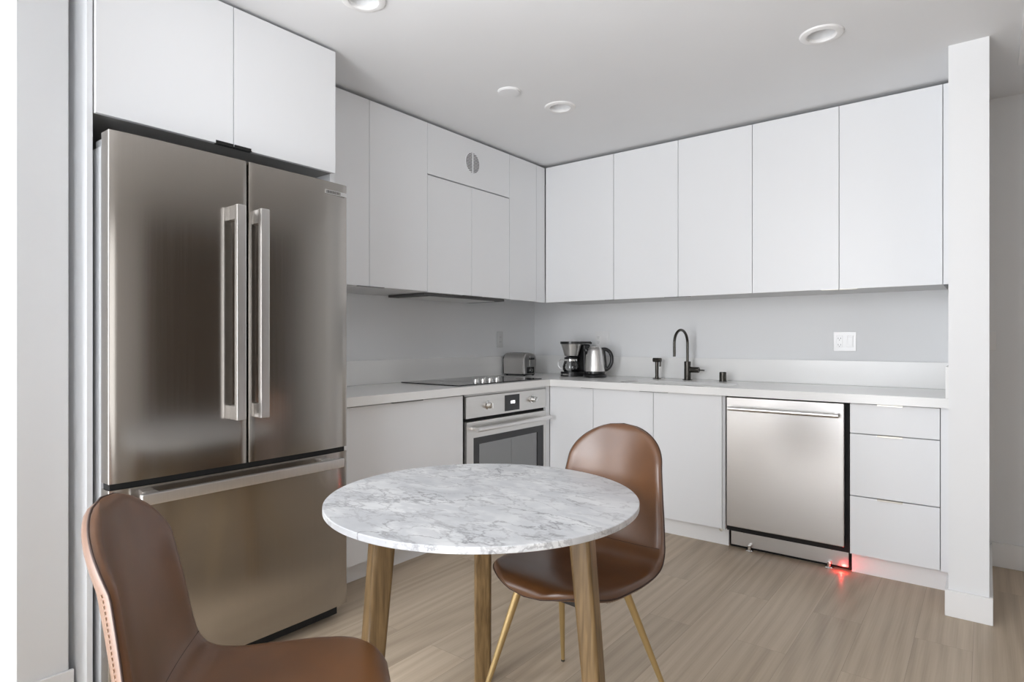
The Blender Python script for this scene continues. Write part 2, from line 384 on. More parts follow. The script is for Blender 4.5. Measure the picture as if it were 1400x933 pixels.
# the window walls behind and left of the photographer: slim frames, open to the sky
bm = bmesh.new()
for x in (-3.45, -0.47): box(bm, x, x + 0.05, -0.79, -0.74, 0, CEIL)
box(bm, -3.45, -2.76, -0.79, -0.74, 0, 0.05); box(bm, -3.45, -2.76, -0.79, -0.74, CEIL - 0.05, CEIL); box(bm, -1.87, -0.47, -0.79, -0.74, 0, 0.05); box(bm, -1.87, -0.47, -0.79, -0.74, CEIL - 0.05, CEIL)
struct('window_1', bm, 'trim')
struct('wall_rear', B(-2.75, -1.88, -0.80, -0.70, 0, CEIL), 'wall')
struct('shade_wall_far_left', B(-4.6, -3.45, -0.80, -0.70, 0, CEIL), 'wall')  # added unseen wall, narrows the left opening to dim the nook
struct('wall_end', B(-4.6, -4.5, -0.70, 0.6, 0, CEIL), 'wall')
struct('shade_fin', B(-1.98, -1.88, -0.70, 0.33, 0, CEIL), 'wall')  # added unseen fin, shades the nook and the cabinet above the refrigerator
struct('shade_wall_rear_right', B(-0.42, 2.1, -0.80, -0.70, 0, CEIL), 'taupe')  # added unseen wall, cuts the light reaching the left-hand fronts
struct('wall_right', B(2.0, 2.1, -0.8, 4.15, 0, CEIL), 'taupe')
bm = B(1.965, 1.998, 2.02, 4.0, 0.005, 2.36, 0.003)
for y in (2.10, 2.76, 3.42): box(bm, 1.950, 1.964, y, y + 0.50, 0.15, 2.22, 0.004)
struct('dark_reflection_panel', bm, 'dark_panel')  # added unseen panel, gives the refrigerator its dark reflection
struct('column', B(-0.128, 0.010, 3.20, WY, 0, CEIL), 'wall')
bm = bmesh.new(); box(bm, -0.1405, 0.0225, 3.187, 3.2, 0, 0.112, 0.003); box(bm, -0.1405, -0.1285, 3.2005, 3.39, 0, 0.112); box(bm, 0.0105, 0.0225, 3.2005, WY, 0, 0.112)
struct('baseboard_column', bm, 'trim')
struct('baseboard_back', B(0.0225, 2.0, WY - 0.013, WY, 0, 0.125, 0.003), 'trim')
bm = bmesh.new(); box(bm, -2.3375, -2.325, 0.518, 0.676, 0, 0.115, 0.003); box(bm, -4.5, -2.338, 0.518, 0.5305, 0, 0.115)
struct('baseboard_left', bm, 'trim')

# ---------------------------------------------------------------- refrigerator alcove
FX = -2.12; FY0, FY1, FM = 0.708, 1.592, 1.150
tag(obj('end_panel', B(WX + 0.002, -2.262, 1.602, 1.624, 0.001, CEIL - 0.004, 0.0015), 'cab'), 'tall white end panel between the refrigerator and the short counter', 'panel')
tag(obj('end_panel', B(WX + 0.002, -2.237, 0.683, 0.700, 0.001, CEIL - 0.004, 0.0015), 'cab'), 'tall white panel at far left, against the refrigerator side', 'panel')

t = thing('wall_cabinet', 'white two-door cabinet above the refrigerator with black pulls', 'cabinet', (-2.55, 1.15, 1.90))
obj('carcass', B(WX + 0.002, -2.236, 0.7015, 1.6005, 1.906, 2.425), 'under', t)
for y0, y1, py0, py1 in ((0.7015, 1.1455, 1.080, 1.145), (1.1485, 1.597, 1.149, 1.214)):
    d = obj('door', B(-2.234, -2.215, y0, y1, 1.900, 2.424, 0.0012), 'cab', t)
    bm = B(-2.226, -2.207, py0, py1, 1.8965, 1.8995); box(bm, -2.2145, -2.2115, py0, py1, 1.8965, 1.910)
    obj('pull', bm, 'pull_dark', d)

t = thing('refrigerator', 'stainless steel french-door refrigerator with bottom freezer drawer', 'refrigerator', (-2.5, 1.15, 0))
bm = B(-2.88, -2.208, FY0 + 0.004, FY1 - 0.004, 0.045, 1.795, 0.003)
obj('cabinet_body', bm, 'steel_side', t)
bm = bmesh.new()
box(bm, -2.207, -2.19, FY0 + 0.02, FY1 - 0.02, 0.08, 1.80)
box(bm, -2.19, FX - 0.02, FY0 + 0.006, FY1 - 0.006, 0.7125, 0.7325); box(bm, -2.19, FX - 0.012, FM - 0.0025, FM + 0.0025, 0.735, 1.81)
obj('door_gasket', bm, 'black_matte', t)
for y0, y1 in ((FY0 + 0.01, FY0 + 0.09), (FY1 - 0.09, FY1 - 0.01)): obj('hinge_cover', B(-2.27, -2.17, y0, y1, 1.797, 1.822, 0.004), 'steel_side', t)
def bowed_front(y0, y1, z0, z1, bow=0.009, n=16, edge=0.004):
    """door front: gently bowed in plan, softly rounded at the two vertical edges"""
    bm = bmesh.new()
    prof = [(-2.188, y0)]
    for i in range(n + 1):
        s = i / n; y = y0 + (y1 - y0) * s; f = (y - FY0) / (FY1 - FY0) * 2 - 1
        x = FX - bow * f ** 6
        if i == 0: prof.append((x - edge, y)); prof.append((x - edge * 0.3, y + edge * 0.3)); y += edge
        if i == n: prof.append((x, y - edge)); prof.append((x - edge * 0.3, y - edge * 0.3)); x -= edge
        prof.append((x, y))
    prof.append((-2.188, y1))
    a = [bm.verts.new((x, y, z0)) for x, y in prof]; b = [bm.verts.new((x, y, z1)) for x, y in prof]
    k = len(prof)
    for i in range(k): bm.faces.new((a[i], a[(i + 1) % k], b[(i + 1) % k], b[i]))
    bm.faces.new(list(reversed(a))); bm.faces.new(b)
    return bm
for y0, y1, h0, h1 in ((FY0, FM - 0.0035, 1.080, 1.114), (FM + 0.0035, FY1, 1.169, 1.203)):
    d = obj('door', bowed_front(y0, y1, 0.733, 1.830), 'steel_v', t, smooth=25)
    bm = B(-2.082, -2.062, h0, h1, 0.897, 1.657, 0.003)
    for z in (0.897, 1.607): box(bm, FX - 0.004, -2.080, h0 + 0.004, h1 - 0.004, z, z + 0.050, 0.003)
    obj('handle', bm, 'steel_bar', d)
bd = B(-2.1255, -2.119, 1.478, 1.583, 1.778, 1.795, 0.0008)
badge = obj('badge', bd, 'chrome', d)
bm = B(-2.1192, -2.1187, 1.480, 1.553, 1.7803, 1.7927); obj('badge_strip', bm, 'badge_field', badge)
bm = text_mesh('BOSCH', 0.0130, 0.0003)
mt = Matrix(((0, 0, 1), (1, 0, 0), (0, 1, 0)))
for v in bm.verts: v.co = mt @ v.co + Vector((-2.1184, 1.5165, 1.7865))
obj('badge_letters', bm, 'badge_ink', badge, smooth=0)
d = obj('freezer_drawer', bowed_front(FY0, FY1, 0.072, 0.713), 'steel_v', t, smooth=25)
bm = B(-2.078, -2.056, 0.775, 1.527, 0.663, 0.699, 0.004)
for y in (0.80, 1.462): box(bm, FX - 0.004, -2.076, y, y + 0.04, 0.667, 0.695, 0.003)
obj('handle', bm, 'steel_bar', d)
obj('kick_plate', B(-2.80, -2.185, FY0 + 0.01, FY1 - 0.01, 0.012, 0.044), 'black_matte', t)
for y in (FY0 + 0.05, FY1 - 0.05):
    obj('foot', lathe(bmesh.new(), [(0.0, 0.0), (0.018, 0.0), (0.018, 0.014), (0.0, 0.014)], (-2.25, y, 0.0), 16), 'black', t)

# ---------------------------------------------------------------- worktop and splashbacks
ZC = 0.912; TC = 0.044; CX = -2.33; CY = 3.40
outer = [(WX + 0.001, 1.626), (CX, 1.626), (CX, CY), (-0.1295, CY), (-0.1295, WY - 0.001), (WX + 0.001, WY - 0.001)]
SK = (-1.86, -1.17, 3.475, 3.745)
bm = slab(bmesh.new(), outer, [list(reversed(rrect(*SK, 0.03)))], ZC - TC, ZC)
tag(obj('worktop', bm, 'quartz', smooth=20), 'long white L-shaped worktop with a sink cut-out', 'worktop')
tag(obj('splashback', B(WX + 0.0005, WX + 0.021, 1.626, WY - 0.022, ZC + 0.0005, 1.057, 0.0012), 'quartz'), 'low white upstand behind the cooktop on the left wall', 'splashback')
tag(obj('splashback', B(WX + 0.0005, -0.1300, WY - 0.021, WY - 0.0005, ZC + 0.0005, 1.057, 0.0012), 'quartz'), 'low white upstand behind the tap on the back wall', 'splashback')
tag(obj('splashback', B(-0.1475, -0.1297, CY + 0.004, WY - 0.0225, ZC + 0.0005, 1.057, 0.0012), 'quartz'), 'short white upstand end piece against the square column', 'splashback')

# sink
t = thing('sink', 'undermounted steel sink basin set in the worktop below the tap', 'sink', (-1.515, 3.61, 0.70))
bm = bmesh.new()
prev = None; z_l = [(0.0, ZC - TC - 0.001), (0.004, 0.72), (0.03, 0.70)]
loops = []
for ins, z in z_l:
    loops.append([bm.verts.new((x, y, z)) for x, y in rrect(SK[0] - 0.006 + ins, SK[1] + 0.006 - ins, SK[2] - 0.006 + ins, SK[3] + 0.006 - ins, 0.035)])
flange = [bm.verts.new((x, y, ZC - TC - 0.001)) for x, y in rrect(SK[0] - 0.03, SK[1] + 0.03, SK[2] - 0.03, SK[3] + 0.03, 0.05)]
loops.insert(0, flange)
for a, b in zip(loops, loops[1:]):
    k = len(a)
    for i in range(k): bm.faces.new((a[i], a[(i + 1) % k], b[(i + 1) % k], b[i]))
bm.faces.new(loops[-1])
obj('basin', bm, 'steel_h', t)
obj('drain', lathe(bmesh.new(), [(0.0, 0.004), (0.03, 0.004), (0.045, 0.008), (0.047, 0.001)], (-1.515, 3.63, 0.70), 24), 'chrome', t)

# ---------------------------------------------------------------- base cabinets
DX = -2.36; DY = 3.44       # door faces
DT = 0.019; DZ0, DZ1 = 0.110, 0.864
def pull_lo(x0, x1, y0, y1, z, mat, parent):
    obj('pull', B(x0, x1, y0, y1, z - 0.002, z + 0.0035, 0.0008), mat, parent)
def base_left(label, y0, y1):
    t = thing('base_cabinet', label, 'cabinet', (-2.65, (y0 + y1) / 2, 0))
    obj('carcass', B(WX + 0.003, DX - DT - 0.002, y0, y1, 0.1065, ZC - TC - 0.001), 'carcass', t)
    return t
def base_back(label, x0, x1, top=ZC - TC - 0.001):
    t = thing('base_cabinet', label, 'cabinet', ((x0 + x1) / 2, 3.75, 0))
    obj('carcass', B(x0, x1, DY + DT + 0.002, WY - 0.003, 0.1065, top), 'carcass', t)
    return t
t = base_left('white base cabinet between the refrigerator and the oven', 1.630, 2.566)
d = obj('door', B(DX - DT, DX, 1.632, 2.564, DZ0, DZ1 - 0.004, 0.0012), 'cab', t)
pull_lo(DX - 0.012, DX + 0.010, 2.04, 2.245, DZ1 - 0.003, 'pull', d)
bm = B(DX - DT, DX, 3.392, DY, DZ0, DZ1, 0.001); box(bm, WX + 0.003, DX - DT, 3.392, 3.41, 0.1065, DZ1)
tag(obj('filler_panel', bm, 'cab'), 'narrow white filler strip right of the oven at the corner', 'panel')
t = base_back('white base cabinet with one door beside the corner, below the coffee maker', DX + 0.006, -2.019)
d = obj('door', B(DX + 0.003, -2.0185, DY, DY + DT, DZ0, DZ1, 0.0012), 'cab', t)
pull_lo(-2.105, -2.022, DY - 0.009, DY + 0.012, DZ1 + 0.0003, 'pull', d)
t = base_back('white two-door base cabinet under the sink, left of the dishwasher', -2.018, -1.172, 0.66)
bm = bmesh.new(); box(bm, -2.018, -2.0, DY + DT + 0.002, WY - 0.003, 0.6605, ZC - TC - 0.001)
obj('side_board', bm, 'carcass', t); obj('side_board', B(-1.1785, -1.162, DY + DT + 0.003, WY - 0.003, 0.6605, ZC - TC - 0.001), 'carcass', t)
obj('front_rail', B(-1.998, -1.18, DY + DT + 0.002, DY + DT + 0.004, 0.6605, ZC - TC - 0.001), 'carcass', t)
for x0, x1, p0, p1 in ((-2.0155, -1.5985, -1.685, -1.600), (-1.5955, -1.180, -1.594, -1.500)):
    d = obj('door', B(x0, x1, DY, DY + DT, DZ0, DZ1, 0.0012), 'cab', t)
    pull_lo(p0, p1, DY - 0.009, DY + 0.012, DZ1 + 0.0003, 'pull', d)
obj('side_strip', B(-1.1785, -1.160, DY + 0.002, 3.60, DZ0, DZ1, 0.001), 'steel_side', t)
t = base_back('white base cabinet with three drawers right of the dishwasher', -0.540, -0.168)
for z0, z1 in ((0.716, 0.862), (0.404, 0.711), (0.110, 0.399)):
    d = obj('drawer', B(-0.5385, -0.1695, DY, DY + DT, z0, z1, 0.0012), 'cab', t)
    bm = B(-0.420, -0.315, DY - 0.008, DY + 0.012, z1 + 0.0003, z1 + 0.0028, 0.0006); box(bm, -0.420, -0.315, DY - 0.008, DY - 0.006, z1 - 0.006, z1 + 0.0028)
    obj('pull', bm, 'pull_pale', d)
tag(obj('filler_panel', B(-0.1665, -0.1295, DY + 0.001, DY + 0.021, 0.1065, ZC - TC - 0.001, 0.001), 'cab'), 'narrow white filler strip between the drawers and the column', 'panel')
struct('trim_1', B(-2.455, -2.440, 1.628, 3.51, 0, 0.104), 'trim')
struct('trim_2', B(-2.440, -1.163, 3.508, 3.523, 0, 0.104), 'trim')
struct('trim_3', B(-0.5400, -0.1295, 3.505, 3.520, 0, 0.104), 'trim')
tag(obj('plug_cap', lathe(bmesh.new(), [(0.0, 0.0), (0.011, 0.0), (0.011, 0.004), (0.009, 0.005), (0.0, 0.005)], (-1.206, 3.508, 0.085), 20, RX(PI / 2)), 'pull_pale'), 'small round cream cap on the toe kick beside the dishwasher', 'cap')

# ---------------------------------------------------------------- oven
OY0, OY1 = 2.584, 3.380; OX = -2.352
t = thing('oven', 'stainless steel built-in oven below the cooktop', 'oven', (-2.6, (OY0 + OY1) / 2, 0.11))
obj('housing', B(-2.90, OX - 0.024, OY0 - 0.012, OY1 + 0.006, 0.108, 0.860), 'black_matte', t)
bm = B(OX - 0.022, OX, OY0, OY1, 0.724, 0.850, 0.002)
cp = obj('control_panel', bm, 'steel_h', t)
obj('top_trim', B(OX - 0.02, OX - 0.006, OY0, OY1, 0.852, 0.866), 'steel_side', t)
mR = RY(PI / 2)
for y in (2.777, 3.224):
    k = obj('knob', lathe(bmesh.new(), [(0.0, 0.0), (0.027, 0.0), (0.027, 0.004), (0.020, 0.007), (0.019, 0.028), (0.016, 0.031), (0.0, 0.031)], (OX, y, 0.790), 28, mR), 'chrome', cp)
    g = B(OX + 0.026, OX + 0.040, y - 0.005, y + 0.005, 0.772, 0.808, 0.002)
    if y > 3:
        mm = RX(math.radians(-42))
        for v in g.verts: v.co = Vector((v.co.x, y, 0.790)) + mm @ Vector((0, v.co.y - y, v.co.z - 0.790))
    obj('grip', g, 'chrome', k)
ds = obj('display', B(OX - 0.004, OX + 0.0015, 2.937, 3.087, 0.737, 0.836, 0.0005), 'oven_black', cp)
bm = bmesh.new()
def digit(bm, y, z, segs, s=0.0072):
    # seven-segment numeral, strokes on the display face
    q = {'a': (0, s, s, s), 'g': (0, 0, s, 0), 'd': (0, -s, s, -s), 'f': (0, 0, 0, s), 'b': (s, 0, s, s), 'e': (0, -s, 0, 0), 'c': (s, -s, s, 0)}
    for ch in segs:
        y0, z0, y1, z1 = q[ch]
        box(bm, OX + 0.0016, OX + 0.0022, y + min(y0, y1) - 0.0009, y + max(y0, y1) + 0.0009, z + min(z0, z1) - 0.0009, z + max(z0, z1) + 0.0009)
for yy, sg in ((2.995, 'bc'), (3.0055, 'abged'), (3.020, 'abcdef'), (3.0325, 'abcdef')): digit(bm, yy - 0.004, 0.790, sg)
for dz in (0.0035, -0.0035): box(bm, OX + 0.0016, OX + 0.0022, 3.0115, 3.0135, 0.789 + dz, 0.791 + dz)
obj('clock_digits', bm, 'lcd', ds, smooth=0)
# door: frame round a window
dz0, dz1 = 0.125, 0.704
def rframe(bm, x0, x1, y0, y1, z0, z1, w0, w1, h0, h1):
    box(bm, x0, x1, y0, y0 + w0, z0, z1); box(bm, x0, x1, y1 - w1, y1, z0, z1)
    box(bm, x0, x1, y0 + w0, y1 - w1, z0, z0 + h0); box(bm, x0, x1, y0 + w0, y1 - w1, z1 - h1, z1)
    return bm
dr = obj('door', rframe(bmesh.new(), OX - 0.022, OX + 0.004, OY0, OY1, dz0, dz1, 0.058, 0.030, 0.07, 0.095), 'steel_h', t, smooth=0)
obj('window_border', rframe(bmesh.new(), OX - 0.010, OX + 0.001, OY0 + 0.058, OY1 - 0.030, dz0 + 0.07, dz1 - 0.095, 0.055, 0.065, 0.05, 0.042), 'oven_black', dr, smooth=0)
obj('window_pane', B(OX - 0.008, OX - 0.003, OY0 + 0.113, OY1 - 0.095, dz0 + 0.12, dz1 - 0.137), 'oven_glass', dr)
bm = bmesh.new()
tube(bm, [(OX + 0.046, OY0 + 0.040, 0.662), (OX + 0.046, OY1 - 0.010, 0.662)], 0.0145, 20)
for y in (OY0 + 0.060, OY1 - 0.045): box(bm, OX + 0.002, OX + 0.046, y - 0.012, y + 0.012, 0.653, 0.671, 0.003)
obj('handle', bm, 'steel_bar', dr)

# ---------------------------------------------------------------- cooktop
t = thing('cooktop', 'black glass cooktop set into the worktop above the oven', 'cooktop', (-2.62, 2.97, ZC))
KX0, KX1, KY0, KY1 = -2.876, -2.385, 2.555, 3.385
bm = slab(bmesh.new(), rrect(KX0, KX1, KY0, KY1, 0.006, 3), [], ZC + 0.0006, ZC + 0.0065)
g = obj('glass_top', bm, 'ceramic_glass', t, smooth=20)
for cx, cy, r in ((-2.75, 2.70, 0.08), (-2.55, 2.72, 0.10), (-2.74, 3.22, 0.10), (-2.56, 3.20, 0.07)):
    bm = lathe(bmesh.new(), [(r - 0.0015, 0.0), (r - 0.0015, 0.0003), (r + 0.0015, 0.0003), (r + 0.0015, 0.0)], (cx, cy, ZC + 0.0066), 40)
    obj('burner_ring', bm, 'steel_side', g)
for kx, ky in ((-2.455, 2.782), (-2.455, 2.850), (-2.455, 2.917), (-2.455, 2.985)):
    k = obj('knob', lathe(bmesh.new(), [(0.021, 0.0), (0.021, 0.003), (0.0175, 0.005), (0.0165, 0.020), (0.014, 0.023), (0.0, 0.023)], (kx, ky, ZC + 0.0066), 24), 'chrome', t)
    obj('grip', B(kx - 0.017, kx + 0.017, ky - 0.004, ky + 0.004, ZC + 0.028, ZC + 0.037, 0.002), 'chrome', k)

# ---------------------------------------------------------------- dishwasher
t = thing('dishwasher', 'stainless steel dishwasher between the sink cabinet and the drawers', 'dishwasher', (-0.85, 3.75, 0))
obj('tub_housing', B(-1.158, -0.546, DY + 0.022, WY - 0.01, 0.104, 0.862), 'black_matte', t)
d = obj('door', B(-1.150, -0.5625, DY - 0.014, DY + 0.02, 0.138, 0.860, 0.004, 3), 'steel_dw', t)
bm = bmesh.new(); tube(bm, [(-1.128, DY - 0.052, 0.800), (-0.582, DY - 0.052, 0.800)], 0.0115, 20)
for x in (-1.105, -0.600): tube(bm, [(x, DY - 0.014, 0.800), (x, DY - 0.050, 0.800)], 0.009, 14)
obj('handle', bm, 'steel_bar', d)
k = obj('kick_plate', B(-1.145, -0.553, 3.492, 3.500, 0.019, 0.128, 0.001), 'steel_dw', t)
for x in (-1.075, -0.630): obj('screw', lathe(bmesh.new(), [(0.0, 0.0), (0.0065, 0.0), (0.005, 0.003), (0.0, 0.004)], (x, 3.492, 0.098), 16, RX(PI / 2)), 'chrome', k)
bm = bmesh.new(); box(bm, -1.155, -0.546, 3.520, 3.54, 0.0, 0.104)
obj('base_panel', bm, 'black_matte', t)
for x in (-1.04, -0.640): obj('foot', lathe(bmesh.new(), [(0.0, 0.0), (0.020, 0.0), (0.020, 0.007), (0.009, 0.010), (0.009, 0.034), (0.0, 0.034)], (x, 3.478, 0.0), 18), 'chrome', t)
sl = obj('status_lamp', B(-0.5565, -0.5535, 3.494, 3.500, 0.024, 0.0295), 'red', t)
l = bpy.data.lights.new('status_lamp_beam', 'POINT'); l.energy = 0.22; l.color = (1.0, 0.03, 0.025); l.shadow_soft_size = 0.004
lo = bpy.data.objects.new('status_lamp_beam', l); C.objects.link(lo); lo.location = (-0.580, 3.452, 0.011)

# ---------------------------------------------------------------- wall cabinets
UZ0, UZ1 = 1.449, 2.420; UX = -2.510; UY = 3.602
def upper_back(label, x0, x1, group='wall cabinets over the sink run'):
    t = thing('wall_cabinet', label, 'cabinet', ((x0 + x1) / 2, 3.82, UZ0), group)
    obj('carcass', B(x0, x1, UY + DT + 0.002, WY - 0.0015, UZ0 + 0.004, UZ1), 'carcass', t)
    return t
def ub_door(t, x0, x1, p0, p1, mat):
    d = obj('door', B(x0 + 0.0013, x1 - 0.0013, UY, UY + DT, UZ0, UZ1, 0.0012), 'cab', t)
    obj('pull', B(p0, p1, UY - 0.007, UY + 0.012, UZ0 - 0.003, UZ0 - 0.0003, 0.0006), mat, d)
t = upper_back('white wall cabinet with one door, next to the inner corner above the kettle', -2.506, -1.956)
ub_door(t, -2.506, -1.956, -2.02, -1.958, 'pull')
t = upper_back('white two-door wall cabinet above the tap', -1.954, -1.062)
ub_door(t, -1.955, -1.507, -1.595, -1.509, 'pull'); ub_door(t, -1.507, -1.061, -1.505, -1.430, 'pull')
t = upper_back('white two-door wall cabinet at the right end, above the dishwasher and drawers', -1.060, -0.167)
ub_door(t, -1.061, -0.615, -0.70, -0.617, 'pull_pale'); ub_door(t, -0.615, -0.166, -0.613, -0.53, 'pull_pale')
tag(obj('filler_panel', B(-0.1645, -0.1290, UY, UY + 0.02, UZ0, UZ1, 0.001), 'cab'), 'narrow white filler strip between the wall cabinets and the column', 'panel')
def upper_left(label, y0, y1, z0=UZ0):
    t = thing('wall_cabinet', label, 'cabinet', (-2.72, (y0 + y1) / 2, z0), 'wall cabinets over the cooktop run')
    obj('carcass', B(WX + 0.0015, UX - DT - 0.002, y0, y1, z0 + 0.004, UZ1), 'carcass', t)
    return t
def ul_door(t, y0, y1, z0, z1, p0=None, p1=None):
    d = obj('door', B(UX - DT, UX, y0 + 0.0013, y1 - 0.0013, z0, z1, 0.0012), 'cab', t)
    if p0: obj('pull', B(UX - 0.012, UX + 0.008, p0, p1, z0 - 0.004, z0 - 0.0003, 0.0006), 'pull', d)
    return d
t = upper_left('white two-door wall cabinet beside the refrigerator end panel', 1.626, 2.429)
ul_door(t, 1.626, 2.017, UZ0 + 0.008, UZ1, 1.945, 2.015); ul_door(t, 2.017, 2.430, UZ0 + 0.008, UZ1, 2.019, 2.11)
t = upper_left('white wall cabinet over the cooktop with a round vent in its top panel', 2.431, 3.185)
pn = obj('top_panel', B(UX - DT, UX, 2.4313, 3.1837, 2.130, UZ1, 0.0012), 'cab', t)
ul_door(t, 2.430, 2.808, UZ0 + 0.004, 2.122, 2.735, 2.806); ul_door(t, 2.808, 3.185, UZ0 + 0.004, 2.122, 2.81, 2.90)
# round vent: dark disc, frame ring, bar and slats
vy, vz, vr = 2.815, 2.277, 0.062
vt = obj('round_vent', lathe(bmesh.new(), [(0.0, 0.0), (vr, 0.0), (vr, 0.0015), (0.0, 0.0015)], (UX, vy, vz), 40, mR), 'vent_dark', pn)
bm = bmesh.new()
lathe(bm, [(vr, 0.0), (vr + 0.004, 0.0), (vr + 0.004, 0.003), (vr, 0.003), (vr, 0.0)], (UX, vy, vz), 40, mR)
box(bm, UX + 0.0005, UX + 0.0035, vy - 0.005, vy + 0.005, vz - vr, vz + vr)
for i in range(-6, 7):
    z = vz + i * 0.0092; h = math.sqrt(max(0, vr ** 2 - (i * 0.0092) ** 2))
    if h > 0.01: box(bm, UX + 0.001, UX + 0.003, vy - h, vy + h, z - 0.0017, z + 0.0017)
obj('vent_slats', bm, 'cab', vt, smooth=0)
t = thing('range_hood', 'slim dark hood insert under the cabinet above the cooktop', 'hood', (-2.70, 2.80, UZ0))
obj('hood_body', B(-2.86, -2.545, 2.44, 3.175, UZ0 - 0.012, UZ0 + 0.003, 0.003), 'vent_dark', t)
obj('filter_panel', B(-2.83, -2.57, 2.50, 3.10, UZ0 - 0.015, UZ0 - 0.0122, 0.001), 'steel_h', t)
tag(obj('filler_panel', B(UX - DT, UX, 3.187, 3.492, UZ0 + 0.002, UZ1, 0.0012), 'cab'), 'plain white panel right of the vented cabinet, above the toaster', 'panel')
tag(obj('filler_panel', B(UX - DT - 0.004, UX - 0.0015, 3.495, 3.600, UZ0, UZ1, 0.001), 'cab'), 'slim white corner strip where the two wall cabinet runs meet', 'panel')
# ---------------------------------------------------------------- ceiling fittings
LBL = ['round recessed ceiling light cut by the top edge of the photo', 'round recessed ceiling light nearest the square column', 'round recessed ceiling light beside the flat smoke detector']
for (x, y), lb in zip(LIGHTS, LBL):
    t = thing('recessed_light', lb, 'ceiling light', (x, y, CEIL), 'recessed ceiling lights')
    obj('trim_ring', lathe(bmesh.new(), [(0.052, 0.006), (0.056, -0.008), (0.066, -0.010), (0.080, -0.006), (0.084, -0.0003), (0.052, -0.0003)], (x, y, CEIL), 48), 'trim', t)
    obj('baffle', lathe(bmesh.new(), [(0.0565, 0.001), (0.048, 0.035), (0.046, 0.055), (0.0, 0.055)], (x, y, CEIL), 40), 'ceiling', t)
    obj('lens', lathe(bmesh.new(), [(0.0, 0.046), (0.042, 0.046), (0.042, 0.052), (0.0, 0.052)], (x, y, CEIL), 32), 'lamp_lens', t)
x, y = -1.905, 2.415
t = thing('smoke_detector', 'flat white round disc on the ceiling between the recessed lights', 'smoke detector', (x, y, CEIL))
obj('base_plate', lathe(bmesh.new(), [(0.0, -0.0003), (0.060, -0.0003), (0.060, -0.006), (0.0, -0.006)], (x, y, CEIL), 40), 'trim', t)
obj('cover', lathe(bmesh.new(), [(0.056, -0.0061), (0.055, -0.009), (0.050, -0.011), (0.0, -0.0115)], (x, y, CEIL), 40), 'ceiling', t)
t = thing('ceiling_grille', 'white slotted air grille in the ceiling at the right edge', 'vent', (0.27, 3.3, CEIL))
rframe(bm := bmesh.new(), 0.115, 0.43, 3.02, 3.60, CEIL - 0.009, CEIL - 0.0003, 0.02, 0.02, 0.004, 0.004); bm.free()
bm = bmesh.new()
box(bm, 0.113, 0.137, 3.02, 3.60, CEIL - 0.009, CEIL - 0.0003, 0.002); box(bm, 0.41, 0.434, 3.02, 3.60, CEIL - 0.009, CEIL - 0.0003, 0.002)
box(bm, 0.137, 0.41, 3.02, 3.044, CEIL - 0.009, CEIL - 0.0003); box(bm, 0.137, 0.41, 3.576, 3.60, CEIL - 0.009, CEIL - 0.0003)
obj('frame', bm, 'trim', t)
bm = bmesh.new()
for i in range(9): box(bm, 0.140 + i * 0.030, 0.152 + i * 0.030, 3.044, 3.576, CEIL - 0.008, CEIL - 0.0015)
obj('slats', bm, 'trim', t)
obj('duct_backing', B(0.137, 0.41, 3.044, 3.576, CEIL - 0.0015, CEIL - 0.0004), 'vent_dark', t)

# ---------------------------------------------------------------- outlets and switch
def outlet_back(name, label, x0, x1, z0, z1, ygangs, y=WY):
    t = thing(name, label, 'outlet', ((x0 + x1) / 2, y, (z0 + z1) / 2))
    obj('cover_plate', B(x0, x1, y - 0.006, y - 0.0003, z0, z1, 0.002), 'plate', t)
    for cx, kind in ygangs:
        zc = (z0 + z1) / 2
        f = obj('face', B(cx - 0.0165, cx + 0.0165, y - 0.009, y - 0.006, zc - 0.034, zc + 0.034, 0.001), 'plate', t)
        if kind == 'socket':
            for dz in (-0.019, 0.019):
                bm = bmesh.new()
                for dx in (-0.0065, 0.0065): box(bm, cx + dx - 0.0011, cx + dx + 0.0011, y - 0.0094, y - 0.0085, zc + dz - 0.0045, zc + dz + 0.0045)
                tube(bm, [(cx, y - 0.0094, zc + dz - 0.010), (cx, y - 0.0085, zc + dz - 0.010)], 0.0023, 10)
                obj('socket', bm, 'slot', f)
        else:
            obj('rocker', B(cx - 0.012, cx + 0.012, y - 0.0115, y - 0.009, zc - 0.026, zc + 0.026, 0.001), 'plate', f)
    return t
outlet_back('wall_outlet', 'glossy white double outlet plate above the dishwasher', -0.720, -0.600, 1.113, 1.228, ((-0.688, 'socket'), (-0.632, 'switch')))
outlet_back('wall_outlet', 'pale outlet plate on the back wall behind the kettle', -2.355, -2.237, 1.122, 1.245, ((-2.325, 'socket'), (-2.268, 'switch')))
outlet_back('light_switch', 'white switch plate on the far wall behind the column', -0.05, 0.042, 1.125, 1.222, ((-0.004, 'switch'),))
bpy.data.objects['light_switch']['category'] = 'switch'
bpy.data.objects['light_switch'].location.x += 0
t = thing('wall_outlet', 'slim grey outlet plate on the left wall above the toaster', 'outlet', (WX, 3.596, 1.183))
obj('cover_plate', B(WX + 0.0003, WX + 0.006, 3.561, 3.631, 1.122, 1.244, 0.002), 'plate_grey', t)
f = obj('face', B(WX + 0.006, WX + 0.009, 3.579, 3.613, 1.150, 1.217, 0.001), 'plate_grey', t)
for dz in (-0.018, 0.018):
    bm = bmesh.new()
    for dy in (-0.0065, 0.0065): box(bm, WX + 0.0085, WX + 0.0094, 3.596 + dy - 0.001, 3.596 + dy + 0.001, 1.183 + dz - 0.004, 1.183 + dz + 0.004)
    obj('socket', bm, 'slot', f)

